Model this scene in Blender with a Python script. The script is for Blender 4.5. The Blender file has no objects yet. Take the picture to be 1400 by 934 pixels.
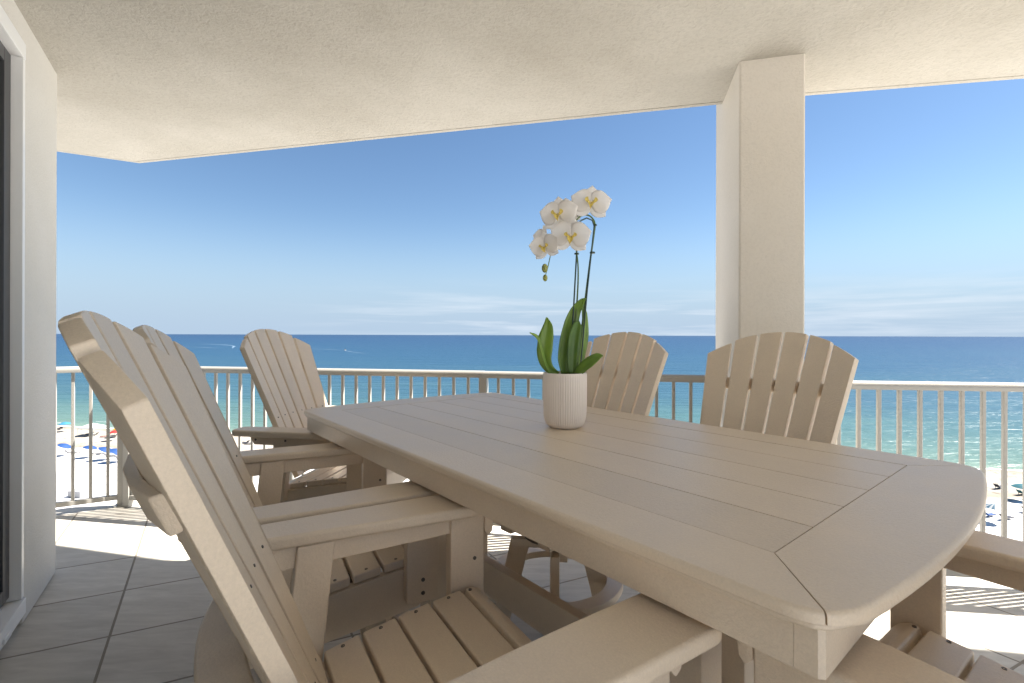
import bpy, bmesh, math, random
from mathutils import Vector, Matrix, noise
R = math.radians
random.seed(7)
scene = bpy.context.scene
COL = scene.collection

# ------------------------------------------------------------------ camera
cam_d = bpy.data.cameras.new('camera'); cam = bpy.data.objects.new('camera', cam_d); COL.objects.link(cam)
cam_d.sensor_width = 36.0
cam_d.lens = 36.0 * 665.0 / 1400.0
cam_d.shift_y = -8.8 / 1400.0
cam_d.clip_start = 0.02
cam_d.clip_end = 150000.0
cam.location = (0, 0, 1.315)
cam.rotation_euler = (R(90), R(-0.17), 0)
scene.camera = cam

# ------------------------------------------------------------------ world
SUN_AZ = math.atan2(.986, .165)      # clockwise from +Y
SUN_EL = R(49)
SUN_STRENGTH = 5.0
SKY_STRENGTH = 0.043
EXPOSURE = 1.84
world = bpy.data.worlds.new('World'); scene.world = world; world.use_nodes = True
wt = world.node_tree; wt.nodes.clear()
def N(t, kind, **kw):
    n = t.nodes.new(kind)
    for k, v in kw.items(): setattr(n, k, v)
    return n
sky = N(wt, 'ShaderNodeTexSky', sky_type='NISHITA')
sky.sun_disc = False; sky.sun_elevation = SUN_EL; sky.sun_rotation = SUN_AZ
sky.altitude = 30; sky.air_density = 1.0; sky.dust_density = 0.2; sky.ozone_density = 2.5
bg = N(wt, 'ShaderNodeBackground'); out = N(wt, 'ShaderNodeOutputWorld')
bg.inputs['Strength'].default_value = SKY_STRENGTH
# thin streaks of cirrus low over the horizon
tc = N(wt, 'ShaderNodeTexCoord')
mp = N(wt, 'ShaderNodeMapping'); mp.inputs['Scale'].default_value = (2.2, 2.2, 34.0); mp.inputs['Location'].default_value = (3.1, 0.4, 1.7)
nz = N(wt, 'ShaderNodeTexNoise'); nz.inputs['Scale'].default_value = 1.6; nz.inputs['Detail'].default_value = 7; nz.inputs['Roughness'].default_value = .58; nz.inputs['Distortion'].default_value = .35
rp = N(wt, 'ShaderNodeValToRGB'); rp.color_ramp.elements[0].position = .47; rp.color_ramp.elements[1].position = .72
sx = N(wt, 'ShaderNodeSeparateXYZ')
m1 = N(wt, 'ShaderNodeMapRange', interpolation_type='SMOOTHSTEP'); m1.inputs[1].default_value = .125; m1.inputs[2].default_value = .03
m2 = N(wt, 'ShaderNodeMapRange', interpolation_type='SMOOTHSTEP'); m2.inputs[1].default_value = -.5; m2.inputs[2].default_value = -.1
mu = N(wt, 'ShaderNodeMath', operation='MULTIPLY'); mu2 = N(wt, 'ShaderNodeMath', operation='MULTIPLY'); mu3 = N(wt, 'ShaderNodeMath', operation='MULTIPLY'); mu3.inputs[1].default_value = .6
mix = N(wt, 'ShaderNodeMix', data_type='RGBA')
hs = N(wt, 'ShaderNodeHueSaturation'); hs.inputs['Saturation'].default_value = 1.08
lk = wt.links.new
lk(tc.outputs['Generated'], mp.inputs['Vector']); lk(mp.outputs[0], nz.inputs['Vector']); lk(nz.outputs['Fac'], rp.inputs['Fac'])
lk(tc.outputs['Generated'], sx.inputs[0]); lk(sx.outputs['Z'], m1.inputs[0]); lk(sx.outputs['X'], m2.inputs[0])
lk(rp.outputs['Color'], mu.inputs[0]); lk(m1.outputs[0], mu.inputs[1]); lk(mu.outputs[0], mu2.inputs[0]); lk(m2.outputs[0], mu2.inputs[1]); lk(mu2.outputs[0], mu3.inputs[0])
hz = N(wt, 'ShaderNodeMapRange', interpolation_type='SMOOTHERSTEP'); hz.inputs[1].default_value = -.02; hz.inputs[2].default_value = .26; hz.inputs[3].default_value = .95; hz.inputs[4].default_value = 0
hm = N(wt, 'ShaderNodeMix', data_type='RGBA'); hm.inputs['B'].default_value = (3.0, 4.0, 5.25, 1)
lk(sx.outputs['Z'], hz.inputs[0]); lk(hz.outputs[0], hm.inputs['Factor'])
lk(sky.outputs[0], hs.inputs['Color']); lk(hs.outputs[0], hm.inputs['A']); lk(hm.outputs['Result'], mix.inputs['A']); mix.inputs['B'].default_value = (5.6, 6.1, 6.7, 1)
lk(mu3.outputs[0], mix.inputs['Factor']); lk(mix.outputs['Result'], bg.inputs['Color']); lk(bg.outputs[0], out.inputs[0])

# ------------------------------------------------------------------ sun
sd = bpy.data.lights.new('sun', 'SUN'); sun = bpy.data.objects.new('sun', sd); COL.objects.link(sun)
sd.energy = SUN_STRENGTH; sd.angle = R(.53); sd.color = (1, .95, .87)
sdir = Vector((math.sin(SUN_AZ) * math.cos(SUN_EL), math.cos(SUN_AZ) * math.cos(SUN_EL), math.sin(SUN_EL)))
sun.rotation_euler = sdir.to_track_quat('Z', 'Y').to_euler(); sun.location = (20, 5, 30)
scene.view_settings.view_transform = 'Standard'; scene.view_settings.look = 'None'
scene.view_settings.exposure = EXPOSURE; scene.view_settings.gamma = 1.0
scene.cycles.max_bounces = 10; scene.cycles.diffuse_bounces = 6; scene.cycles.transparent_max_bounces = 12

# ------------------------------------------------------------------ materials
def new_mat(name):
    m = bpy.data.materials.new(name); m.use_nodes = True
    t = m.node_tree; b = t.nodes['Principled BSDF']
    return m, t, b
def simple(name, col, rough=.5, metal=0.0, spec=.5, var=.0, vscale=40, bump=0.0, bscale=300, bdist=.002):
    m, t, b = new_mat(name)
    b.inputs['Roughness'].default_value = rough; b.inputs['Metallic'].default_value = metal
    b.inputs['Specular IOR Level'].default_value = spec
    b.inputs['Base Color'].default_value = (*col, 1)
    if var or bump:
        tc = N(t, 'ShaderNodeTexCoord')
    if var:
        n = N(t, 'ShaderNodeTexNoise'); n.inputs['Scale'].default_value = vscale; n.inputs['Detail'].default_value = 6; n.inputs['Roughness'].default_value = .6
        r = N(t, 'ShaderNodeMix', data_type='RGBA')
        r.inputs['A'].default_value = (*[c * (1 - var) for c in col], 1); r.inputs['B'].default_value = (*[min(1, c * (1 + var)) for c in col], 1)
        t.links.new(tc.outputs['Object'], n.inputs['Vector']); t.links.new(n.outputs['Fac'], r.inputs['Factor']); t.links.new(r.outputs['Result'], b.inputs['Base Color'])
    if bump:
        n2 = N(t, 'ShaderNodeTexNoise'); n2.inputs['Scale'].default_value = bscale; n2.inputs['Detail'].default_value = 3
        bp = N(t, 'ShaderNodeBump'); bp.inputs['Strength'].default_value = bump; bp.inputs['Distance'].default_value = bdist
        t.links.new(tc.outputs['Object'], n2.inputs['Vector']); t.links.new(n2.outputs['Fac'], bp.inputs['Height']); t.links.new(bp.outputs[0], b.inputs['Normal'])
    return m

def plastic(name, col):
    m, t, b = new_mat(name); L = t.links.new
    b.inputs['Roughness'].default_value = .42; b.inputs['Specular IOR Level'].default_value = .6
    tc = N(t, 'ShaderNodeTexCoord')
    n = N(t, 'ShaderNodeTexNoise'); n.inputs['Scale'].default_value = 6; n.inputs['Detail'].default_value = 9; n.inputs['Roughness'].default_value = .65
    fine = N(t, 'ShaderNodeTexNoise'); fine.inputs['Scale'].default_value = 260; fine.inputs['Detail'].default_value = 3; fine.inputs['Roughness'].default_value = .7
    oi = N(t, 'ShaderNodeObjectInfo')
    a = N(t, 'ShaderNodeMath', operation='MULTIPLY_ADD'); a.inputs[1].default_value = .75; a.inputs[2].default_value = -.2
    L(fine.outputs['Fac'], a.inputs[0])
    a2 = N(t, 'ShaderNodeMath', operation='MULTIPLY_ADD'); a2.inputs[1].default_value = .6; L(n.outputs['Fac'], a2.inputs[0]); L(a.outputs[0], a2.inputs[2])
    a3 = N(t, 'ShaderNodeMath', operation='MULTIPLY_ADD'); a3.inputs[1].default_value = .2; L(oi.outputs['Random'], a3.inputs[0]); L(a2.outputs[0], a3.inputs[2])
    mx = N(t, 'ShaderNodeMix', data_type='RGBA'); mx.inputs['A'].default_value = (*[c * .80 for c in col], 1); mx.inputs['B'].default_value = (*[c * 1.16 for c in col], 1)
    L(tc.outputs['Object'], n.inputs['Vector']); L(tc.outputs['Object'], fine.inputs['Vector']); L(a3.outputs[0], mx.inputs['Factor']); L(mx.outputs['Result'], b.inputs['Base Color'])
    bn = N(t, 'ShaderNodeTexNoise'); bn.inputs['Scale'].default_value = 150; bn.inputs['Detail'].default_value = 4; bn.inputs['Roughness'].default_value = .65
    bp = N(t, 'ShaderNodeBump'); bp.inputs['Strength'].default_value = .8; bp.inputs['Distance'].default_value = .0018
    L(tc.outputs['Object'], bn.inputs['Vector']); L(bn.outputs['Fac'], bp.inputs['Height']); L(bp.outputs[0], b.inputs['Normal'])
    rr = N(t, 'ShaderNodeMapRange'); rr.inputs[3].default_value = .30; rr.inputs[4].default_value = .50; L(n.outputs['Fac'], rr.inputs[0]); L(rr.outputs[0], b.inputs['Roughness'])
    return m

def stucco(name, col, bscale=95, strength=.55, dist=.006, stain=.06, pit=.93):
    m, t, b = new_mat(name); L = t.links.new
    b.inputs['Roughness'].default_value = .92; b.inputs['Specular IOR Level'].default_value = .15
    tc = N(t, 'ShaderNodeTexCoord')
    big = N(t, 'ShaderNodeTexNoise'); big.inputs['Scale'].default_value = 1.1; big.inputs['Detail'].default_value = 7; big.inputs['Roughness'].default_value = .6
    mr = N(t, 'ShaderNodeMapRange'); mr.inputs[1].default_value = .3; mr.inputs[2].default_value = .7
    mx = N(t, 'ShaderNodeMix', data_type='RGBA')
    mx.inputs['A'].default_value = (*[c * (1 - stain * 1.4) * f for c, f in zip(col, (1, .985, .95))], 1); mx.inputs['B'].default_value = (*[c * (1 + stain * .6) for c in col], 1)
    L(tc.outputs['Object'], big.inputs['Vector']); L(big.outputs['Fac'], mr.inputs[0]); L(mr.outputs[0], mx.inputs['Factor'])
    v = N(t, 'ShaderNodeTexNoise'); v.inputs['Scale'].default_value = bscale; v.inputs['Detail'].default_value = 4; v.inputs['Roughness'].default_value = .6; v.inputs['Distortion'].default_value = .6
    # pits hold a little dirt
    pr = N(t, 'ShaderNodeMapRange'); pr.inputs[1].default_value = .25; pr.inputs[2].default_value = .55; pr.inputs[3].default_value = pit; pr.inputs[4].default_value = 1.0
    mm = N(t, 'ShaderNodeMix', data_type='RGBA', blend_type='MULTIPLY'); mm.inputs['Factor'].default_value = 1
    cmb = N(t, 'ShaderNodeCombineColor')
    L(v.outputs['Fac'], pr.inputs[0])
    for i in range(3): L(pr.outputs[0], cmb.inputs[i])
    L(mx.outputs['Result'], mm.inputs['A']); L(cmb.outputs[0], mm.inputs['B']); L(mm.outputs['Result'], b.inputs['Base Color'])
    bp = N(t, 'ShaderNodeBump'); bp.inputs['Strength'].default_value = strength; bp.inputs['Distance'].default_value = dist
    L(tc.outputs['Object'], v.inputs['Vector']); L(v.outputs['Fac'], bp.inputs['Height']); L(bp.outputs[0], b.inputs['Normal'])
    return m

M = {}
M['plastic'] = plastic('tan_plastic', (.715, .59, .445))
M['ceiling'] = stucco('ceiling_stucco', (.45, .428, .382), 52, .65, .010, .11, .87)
M['wall'] = stucco('wall_stucco', (.66, .64, .60), 95, .6, .005, .04)
M['pillar'] = stucco('pillar_stucco', (.62, .58, .52), 80, .5, .005, .04)
M['concrete'] = simple('slab_concrete', (.62, .59, .53), .85, var=.12, vscale=6, bump=.2, bscale=120)
M['alu'] = simple('cream_aluminium', (.37, .355, .325), .30, 0.0, .6, var=.03, vscale=4)
M['white'] = simple('white_frame', (.80, .80, .79), .35, var=.03, vscale=5)
M['dark'] = simple('unlit_room_black', (.03, .03, .032), .5)
M['bronze'] = simple('dark_sash', (.045, .045, .048), .35)
M['curtain'] = simple('grey_curtain', (.20, .21, .21), .9, var=.15, vscale=8)
M['screw'] = simple('dark_screw', (.12, .10, .08), .4)
M['pot'] = simple('cream_ceramic', (.90, .81, .72), .55, var=.03, vscale=20)
M['moss'] = simple('moss', (.05, .06, .025), .95, var=.5, vscale=90, bump=.8, bscale=200)
M['stake'] = simple('dark_green_stake', (.02, .05, .035), .4)
M['stem'] = simple('orchid_stem', (.09, .15, .035), .45, var=.25, vscale=60)
M['bud'] = simple('orchid_bud', (.28, .30, .08), .5, var=.3, vscale=80)
M['lip'] = simple('orchid_lip', (.86, .62, .16), .5, var=.35, vscale=140)
M['column'] = simple('orchid_column', (.85, .80, .72), .5)

def leaf_mat():
    m, t, b = new_mat('orchid_leaf'); L = t.links.new
    b.inputs['Roughness'].default_value = .36
    tc = N(t, 'ShaderNodeTexCoord'); n = N(t, 'ShaderNodeTexNoise'); n.inputs['Scale'].default_value = 14; n.inputs['Detail'].default_value = 5
    oi = N(t, 'ShaderNodeObjectInfo')
    cr = N(t, 'ShaderNodeValToRGB'); cr.color_ramp.elements[0].color = (.055, .13, .022, 1); cr.color_ramp.elements[1].color = (.22, .36, .05, 1)
    cr.color_ramp.elements[0].position = .2; cr.color_ramp.elements[1].position = .85
    a = N(t, 'ShaderNodeMath', operation='MULTIPLY_ADD'); a.inputs[1].default_value = .5
    hlf = N(t, 'ShaderNodeMath', operation='MULTIPLY'); hlf.inputs[1].default_value = .6
    L(oi.outputs['Random'], a.inputs[0]); L(n.outputs['Fac'], hlf.inputs[0]); L(hlf.outputs[0], a.inputs[2])
    L(tc.outputs['Object'], n.inputs['Vector']); L(a.outputs[0], cr.inputs['Fac']); L(cr.outputs['Color'], b.inputs['Base Color'])
    return m
M['leaf'] = leaf_mat()
def petal_mat():
    m, t, b = new_mat('white_petal'); L = t.links.new
    b.inputs['Roughness'].default_value = .55
    b.inputs['Base Color'].default_value = (.93, .92, .90, 1)
    tr = N(t, 'ShaderNodeBsdfTranslucent'); tr.inputs['Color'].default_value = (.9, .87, .84, 1)
    mx = N(t, 'ShaderNodeMixShader'); mx.inputs[0].default_value = .64
    o = t.nodes['Material Output']; L(b.outputs[0], mx.inputs[1]); L(tr.outputs[0], mx.inputs[2]); L(mx.outputs[0], o.inputs[0])
    return m
M['petal'] = petal_mat()

def tile_mat():
    m, t, b = new_mat('floor_tile'); L = t.links.new
    geo = N(t, 'ShaderNodeNewGeometry')
    def axis(nx, ny, off, pitch):
        d = N(t, 'ShaderNodeVectorMath', operation='DOT_PRODUCT'); d.inputs[1].default_value = (nx / pitch, ny / pitch, 0)
        L(geo.outputs['Position'], d.inputs[0])
        s = N(t, 'ShaderNodeMath', operation='SUBTRACT'); s.inputs[1].default_value = off / pitch; L(d.outputs['Value'], s.inputs[0])
        fl = N(t, 'ShaderNodeMath', operation='FLOOR'); L(s.outputs[0], fl.inputs[0])
        fr = N(t, 'ShaderNodeMath', operation='FRACT'); L(s.outputs[0], fr.inputs[0])
        pp = N(t, 'ShaderNodeMath', operation='PINGPONG'); pp.inputs[1].default_value = .5; L(fr.outputs[0], pp.inputs[0])
        return fl, pp
    f1, p1 = axis(.848, .53, -.36, .449)
    f2, p2 = axis(-.4305, .9026, 2.66, .444)
    mn = N(t, 'ShaderNodeMath', operation='MINIMUM'); L(p1.outputs[0], mn.inputs[0]); L(p2.outputs[0], mn.inputs[1])
    wob = N(t, 'ShaderNodeTexNoise'); wob.inputs['Scale'].default_value = 30; L(geo.outputs['Position'], wob.inputs['Vector'])
    wa = N(t, 'ShaderNodeMath', operation='MULTIPLY_ADD'); wa.inputs[1].default_value = .004; L(wob.outputs['Fac'], wa.inputs[0]); L(mn.outputs[0], wa.inputs[2])
    gr = N(t, 'ShaderNodeMapRange', interpolation_type='SMOOTHSTEP'); gr.inputs[1].default_value = .011; gr.inputs[2].default_value = .016; L(wa.outputs[0], gr.inputs[0])
    cv = N(t, 'ShaderNodeCombineXYZ'); L(f1.outputs[0], cv.inputs[0]); L(f2.outputs[0], cv.inputs[1])
    wn = N(t, 'ShaderNodeTexWhiteNoise'); L(cv.outputs[0], wn.inputs['Vector'])
    # stone-like streaks running along the tile
    mp = N(t, 'ShaderNodeMapping'); mp.inputs['Rotation'].default_value = (0, 0, R(-24)); mp.inputs['Scale'].default_value = (3.0, 14.0, 1)
    ad = N(t, 'ShaderNodeVectorMath', operation='ADD'); L(geo.outputs['Position'], ad.inputs[0]); L(wn.outputs['Color'], ad.inputs[1]); L(ad.outputs[0], mp.inputs['Vector'])
    sn = N(t, 'ShaderNodeTexNoise'); sn.inputs['Scale'].default_value = 1.5; sn.inputs['Detail'].default_value = 9; sn.inputs['Roughness'].default_value = .62; sn.inputs['Distortion'].default_value = .5; L(mp.outputs[0], sn.inputs['Vector'])
    cr = N(t, 'ShaderNodeValToRGB'); cr.color_ramp.elements[0].position = .28; cr.color_ramp.elements[1].position = .72
    cr.color_ramp.elements[0].color = (.45, .415, .355, 1); cr.color_ramp.elements[1].color = (.62, .58, .51, 1); L(sn.outputs['Fac'], cr.inputs['Fac'])
    tv = N(t, 'ShaderNodeMapRange'); tv.inputs[3].default_value = .93; tv.inputs[4].default_value = 1.05; L(wn.outputs['Value'], tv.inputs[0])
    sc = N(t, 'ShaderNodeVectorMath', operation='SCALE'); L(cr.outputs['Color'], sc.inputs[0]); L(tv.outputs[0], sc.inputs['Scale'])
    mx = N(t, 'ShaderNodeMix', data_type='RGBA'); mx.inputs['A'].default_value = (.25, .22, .18, 1); L(gr.outputs[0], mx.inputs['Factor']); L(sc.outputs[0], mx.inputs['B']); L(mx.outputs['Result'], b.inputs['Base Color'])
    b.inputs['Specular IOR Level'].default_value = .35
    rg = N(t, 'ShaderNodeMapRange'); rg.inputs[3].default_value = .85; rg.inputs[4].default_value = .5; L(gr.outputs[0], rg.inputs[0]); L(rg.outputs[0], b.inputs['Roughness'])
    hh = N(t, 'ShaderNodeMath', operation='MULTIPLY_ADD'); hh.inputs[1].default_value = .25; L(sn.outputs['Fac'], hh.inputs[0]); L(gr.outputs[0], hh.inputs[2])
    bp = N(t, 'ShaderNodeBump'); bp.inputs['Strength'].default_value = .5; bp.inputs['Distance'].default_value = .003; L(hh.outputs[0], bp.inputs['Height']); L(bp.outputs[0], b.inputs['Normal'])
    return m
M['tile'] = tile_mat()

SHORE_N = (.187, .982); SHORE_D = 106.5
def shore_dist(t):
    geo = N(t, 'ShaderNodeNewGeometry')
    d = N(t, 'ShaderNodeVectorMath', operation='DOT_PRODUCT'); d.inputs[1].default_value = (*SHORE_N, 0); t.links.new(geo.outputs['Position'], d.inputs[0])
    s = N(t, 'ShaderNodeMath', operation='SUBTRACT'); s.inputs[1].default_value = SHORE_D; t.links.new(d.outputs['Value'], s.inputs[0])
    return geo, s
def ramp(t, stops, interp='LINEAR'):
    cr = N(t, 'ShaderNodeValToRGB'); e = cr.color_ramp.elements; cr.color_ramp.interpolation = interp
    while len(e) > 1: e.remove(e[-1])
    e[0].position = stops[0][0]; e[0].color = (*stops[0][1], 1)
    for p, c in stops[1:]:
        k = e.new(p); k.color = (*c, 1)
    return cr
def sea_mat():
    m, t, b = new_mat('sea_water'); L = t.links.new
    geo, s = shore_dist(t)
    # log scale of the distance offshore
    a = N(t, 'ShaderNodeMath', operation='ADD'); a.inputs[1].default_value = 6; L(s.outputs[0], a.inputs[0])
    mxx = N(t, 'ShaderNodeMath', operation='MAXIMUM'); mxx.inputs[1].default_value = 1; L(a.outputs[0], mxx.inputs[0])
    lg = N(t, 'ShaderNodeMath', operation='LOGARITHM'); lg.inputs[1].default_value = 10; L(mxx.outputs[0], lg.inputs[0])
    pn = N(t, 'ShaderNodeTexNoise'); pn.inputs['Scale'].default_value = .012; pn.inputs['Detail'].default_value = 5; pn.inputs['Roughness'].default_value = .6
    mp = N(t, 'ShaderNodeMapping'); mp.inputs['Scale'].default_value = (.45, 1.6, 1); mp.inputs['Rotation'].default_value = (0, 0, R(10)); L(geo.outputs['Position'], mp.inputs['Vector']); L(mp.outputs[0], pn.inputs['Vector'])
    pa = N(t, 'ShaderNodeMath', operation='MULTIPLY_ADD'); pa.inputs[1].default_value = .8; L(pn.outputs['Fac'], pa.inputs[0])
    sb = N(t, 'ShaderNodeMath', operation='SUBTRACT'); sb.inputs[1].default_value = .4; L(lg.outputs[0], sb.inputs[0]); L(sb.outputs[0], pa.inputs[2])
    dv = N(t, 'ShaderNodeMath', operation='DIVIDE'); dv.inputs[1].default_value = 4.0; L(pa.outputs[0], dv.inputs[0])
    cr = ramp(t, [(.18, (.16, .22, .17)), (.30, (.085, .145, .125)), (.42, (.045, .102, .110)), (.53, (.022, .068, .104)), (.66, (.011, .050, .098)), (.85, (.006, .033, .085)), (1.0, (.005, .027, .074))])
    L(dv.outputs[0], cr.inputs['Fac']); L(cr.outputs['Color'], b.inputs['Base Color'])
    b.inputs['Roughness'].default_value = .32; b.inputs['Specular IOR Level'].default_value = .22; b.inputs['IOR'].default_value = 1.33
    # waves of several sizes
    def wave(scale, sx, sy, rot):
        mp = N(t, 'ShaderNodeMapping'); mp.inputs['Scale'].default_value = (sx, sy, 1); mp.inputs['Rotation'].default_value = (0, 0, R(rot)); L(geo.outputs['Position'], mp.inputs['Vector'])
        n = N(t, 'ShaderNodeTexNoise'); n.inputs['Scale'].default_value = scale; n.inputs['Detail'].default_value = 5; n.inputs['Roughness'].default_value = .62; n.inputs['Distortion'].default_value = .4; L(mp.outputs[0], n.inputs['Vector'])
        return n
    w1 = wave(.16, .5, 1.3, 12); w2 = wave(.035, .4, 1.5, 6); w3 = wave(.8, .7, 1.1, 20)
    s1 = N(t, 'ShaderNodeMath', operation='MULTIPLY_ADD'); s1.inputs[1].default_value = 2.5; L(w2.outputs['Fac'], s1.inputs[0]); L(w1.outputs['Fac'], s1.inputs[2])
    s2 = N(t, 'ShaderNodeMath', operation='MULTIPLY_ADD'); s2.inputs[1].default_value = .18; L(w3.outputs['Fac'], s2.inputs[0]); L(s1.outputs[0], s2.inputs[2])
    bp = N(t, 'ShaderNodeBump'); bp.inputs['Strength'].default_value = .8; bp.inputs['Distance'].default_value = 1.6; L(s2.outputs[0], bp.inputs['Height']); L(bp.outputs[0], b.inputs['Normal'])
    return m
M['sea'] = sea_mat()
def sand_mat():
    m, t, b = new_mat('white_sand'); L = t.links.new
    geo, s = shore_dist(t)
    n = N(t, 'ShaderNodeTexNoise'); n.inputs['Scale'].default_value = .12; n.inputs['Detail'].default_value = 7; L(geo.outputs['Position'], n.inputs['Vector'])
    a = N(t, 'ShaderNodeMath', operation='MULTIPLY_ADD'); a.inputs[1].default_value = 9; L(n.outputs['Fac'], a.inputs[0])
    sb = N(t, 'ShaderNodeMath', operation='SUBTRACT'); sb.inputs[1].default_value = 4.5; L(s.outputs[0], sb.inputs[0]); L(sb.outputs[0], a.inputs[2])
    mr = N(t, 'ShaderNodeMapRange'); mr.inputs[1].default_value = -26; mr.inputs[2].default_value = 2; L(a.outputs[0], mr.inputs[0])
    cr = ramp(t, [(0, (.72, .70, .67)), (.20, (.72, .70, .67)), (.28, (.24, .205, .165)), (.36, (.30, .265, .225)), (.55, (.36, .33, .29)), (.80, (.33, .295, .25)), (1, (.17, .145, .115))])
    L(mr.outputs[0], cr.inputs['Fac']); 
    f = N(t, 'ShaderNodeTexNoise'); f.inputs['Scale'].default_value = .9; f.inputs['Detail'].default_value = 8; f.inputs['Roughness'].default_value = .7; L(geo.outputs['Position'], f.inputs['Vector'])
    mrf = N(t, 'ShaderNodeMapRange'); mrf.inputs[1].default_value = .36; mrf.inputs[2].default_value = .47; mrf.inputs[3].default_value = .48; mrf.inputs[4].default_value = 1.03; L(f.outputs['Fac'], mrf.inputs[0])  # hollows of the sand darkened in the colour, like shaded footprint dimples
    sc = N(t, 'ShaderNodeVectorMath', operation='SCALE'); L(cr.outputs['Color'], sc.inputs[0]); L(mrf.outputs[0], sc.inputs['Scale']); L(sc.outputs[0], b.inputs['Base Color'])
    b.inputs['Roughness'].default_value = .95; b.inputs['Specular IOR Level'].default_value = .1
    bp = N(t, 'ShaderNodeBump'); bp.inputs['Strength'].default_value = .5; bp.inputs['Distance'].default_value = .25; L(f.outputs['Fac'], bp.inputs['Height']); L(bp.outputs[0], b.inputs['Normal'])
    return m
M['sand'] = sand_mat()
M['foam'] = simple('sea_foam', (.85, .86, .86), .8, var=.1, vscale=.5)
M['wake'] = simple('boat_wake', (.11, .17, .235), .6, var=.25, vscale=.05)
for k, c in dict(blue=(.006, .045, .17), pale=(.03, .16, .28), red=(.27, .018, .015), yellow=(.36, .22, .02), cloth=(.52, .52, .51), teal=(.007, .10, .13), navy=(.012, .015, .032), grey=(.075, .075, .085), pole=(.3, .29, .28), skin=(.14, .08, .055), box=(.33, .33, .34)).items():
    M[k] = simple(k + '_beach', c, .75, var=.08, vscale=3)
def stripes():
    m, t, b = new_mat('striped_canvas'); L = t.links.new
    tc = N(t, 'ShaderNodeTexCoord'); sx = N(t, 'ShaderNodeSeparateXYZ'); L(tc.outputs['Object'], sx.inputs[0])
    at = N(t, 'ShaderNodeMath', operation='ARCTAN2'); L(sx.outputs[1], at.inputs[0]); L(sx.outputs[0], at.inputs[1])
    ml = N(t, 'ShaderNodeMath', operation='MULTIPLY'); ml.inputs[1].default_value = 12; L(at.outputs[0], ml.inputs[0])
    si = N(t, 'ShaderNodeMath', operation='SINE'); L(ml.outputs[0], si.inputs[0])
    gt = N(t, 'ShaderNodeMath', operation='GREATER_THAN'); gt.inputs[1].default_value = 0; L(si.outputs[0], gt.inputs[0])
    mx = N(t, 'ShaderNodeMix', data_type='RGBA'); mx.inputs['A'].default_value = (.36, .37, .37, 1); mx.inputs['B'].default_value = (.03, .09, .14, 1); L(gt.outputs[0], mx.inputs['Factor']); L(mx.outputs['Result'], b.inputs['Base Color'])
    return m
M['stripe'] = stripes()
def glass_mat():
    m, t, b = new_mat('door_glass'); L = t.links.new
    tr = N(t, 'ShaderNodeBsdfTransparent'); tr.inputs['Color'].default_value = (.42, .47, .47, 1)
    gl = N(t, 'ShaderNodeBsdfGlossy'); gl.inputs['Roughness'].default_value = .02; gl.inputs['Color'].default_value = (.85, .9, .92, 1)
    fr = N(t, 'ShaderNodeFresnel'); fr.inputs['IOR'].default_value = 1.55
    mx = N(t, 'ShaderNodeMixShader'); L(fr.outputs[0], mx.inputs[0]); L(tr.outputs[0], mx.inputs[1]); L(gl.outputs[0], mx.inputs[2]); L(mx.outputs[0], t.nodes['Material Output'].inputs[0])
    return m
M['glass'] = glass_mat()

# ------------------------------------------------------------------ helpers
def tag(o, label=None, cat=None, group=None, kind=None):
    if label: o['label'] = label
    if cat: o['category'] = cat
    if group: o['group'] = group
    if kind: o['kind'] = kind
    return o
def obj(name, bm, m, parent=None, smooth=True, sharp=38, wn=None):
    if wn is None: wn = sharp < 90
    me = bpy.data.meshes.new(name); bmesh.ops.recalc_face_normals(bm, faces=bm.faces[:]); bm.to_mesh(me); bm.free()
    o = bpy.data.objects.new(name, me); COL.objects.link(o); me.materials.append(m)
    if smooth:
        me.polygons.foreach_set('use_smooth', [True] * len(me.polygons))
        me.set_sharp_from_angle(angle=R(sharp))
    if wn and smooth:
        w = o.modifiers.new('normals', 'WEIGHTED_NORMAL'); w.mode = 'FACE_AREA'; w.weight = 50; w.keep_sharp = True
    if parent: o.parent = parent
    return o
def empty(name, loc=(0, 0, 0), rz=0.0):
    o = bpy.data.objects.new(name, None); COL.objects.link(o); o.location = loc; o.rotation_euler = (0, 0, rz); o.empty_display_size = .1
    return o
def copy_tree(o, parent=None):
    c = o.copy(); COL.objects.link(c)
    if parent: c.parent = parent
    for ch in list(o.children): copy_tree(ch, c)
    return c
def bev(bm, off, seg=2, edges=None):
    es = edges if edges is not None else [e for e in bm.edges if len(e.link_faces) == 2 and e.calc_face_angle(0) > R(25)]
    bmesh.ops.bevel(bm, geom=es, offset=off, offset_type='OFFSET', segments=seg, profile=.5, affect='EDGES', clamp_overlap=True)
def prism(pts, mapf, off=.003, seg=2, bm=None):
    """pts: 2D outline, mapf(a, b, k) -> 3D for the side k = 0 / 1"""
    own = bm is None
    tmp = bmesh.new()
    lo = [tmp.verts.new(mapf(a, b, 0)) for a, b in pts]; hi = [tmp.verts.new(mapf(a, b, 1)) for a, b in pts]
    tmp.faces.new(lo[::-1]); tmp.faces.new(hi)
    n = len(pts)
    for i in range(n): tmp.faces.new((lo[i], lo[(i + 1) % n], hi[(i + 1) % n], hi[i]))
    bmesh.ops.recalc_face_normals(tmp, faces=tmp.faces[:])
    if off: bev(tmp, off, seg)
    if own: return tmp
    join(bm, tmp); return bm
def join(bm, tmp):
    me = bpy.data.meshes.new('tmp'); tmp.to_mesh(me); tmp.free(); bm.from_mesh(me); bpy.data.meshes.remove(me)
def flat(pts, z0, z1, off=.003, seg=2, bm=None):
    return prism(pts, lambda a, b, k: Vector((a, b, z1 if k else z0)), off, seg, bm)
def side(pts, x0, x1, off=.003, seg=2, bm=None):          # outline in (y, z), thickness along x
    return prism(pts, lambda a, b, k: Vector((x1 if k else x0, a, b)), off, seg, bm)
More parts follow.
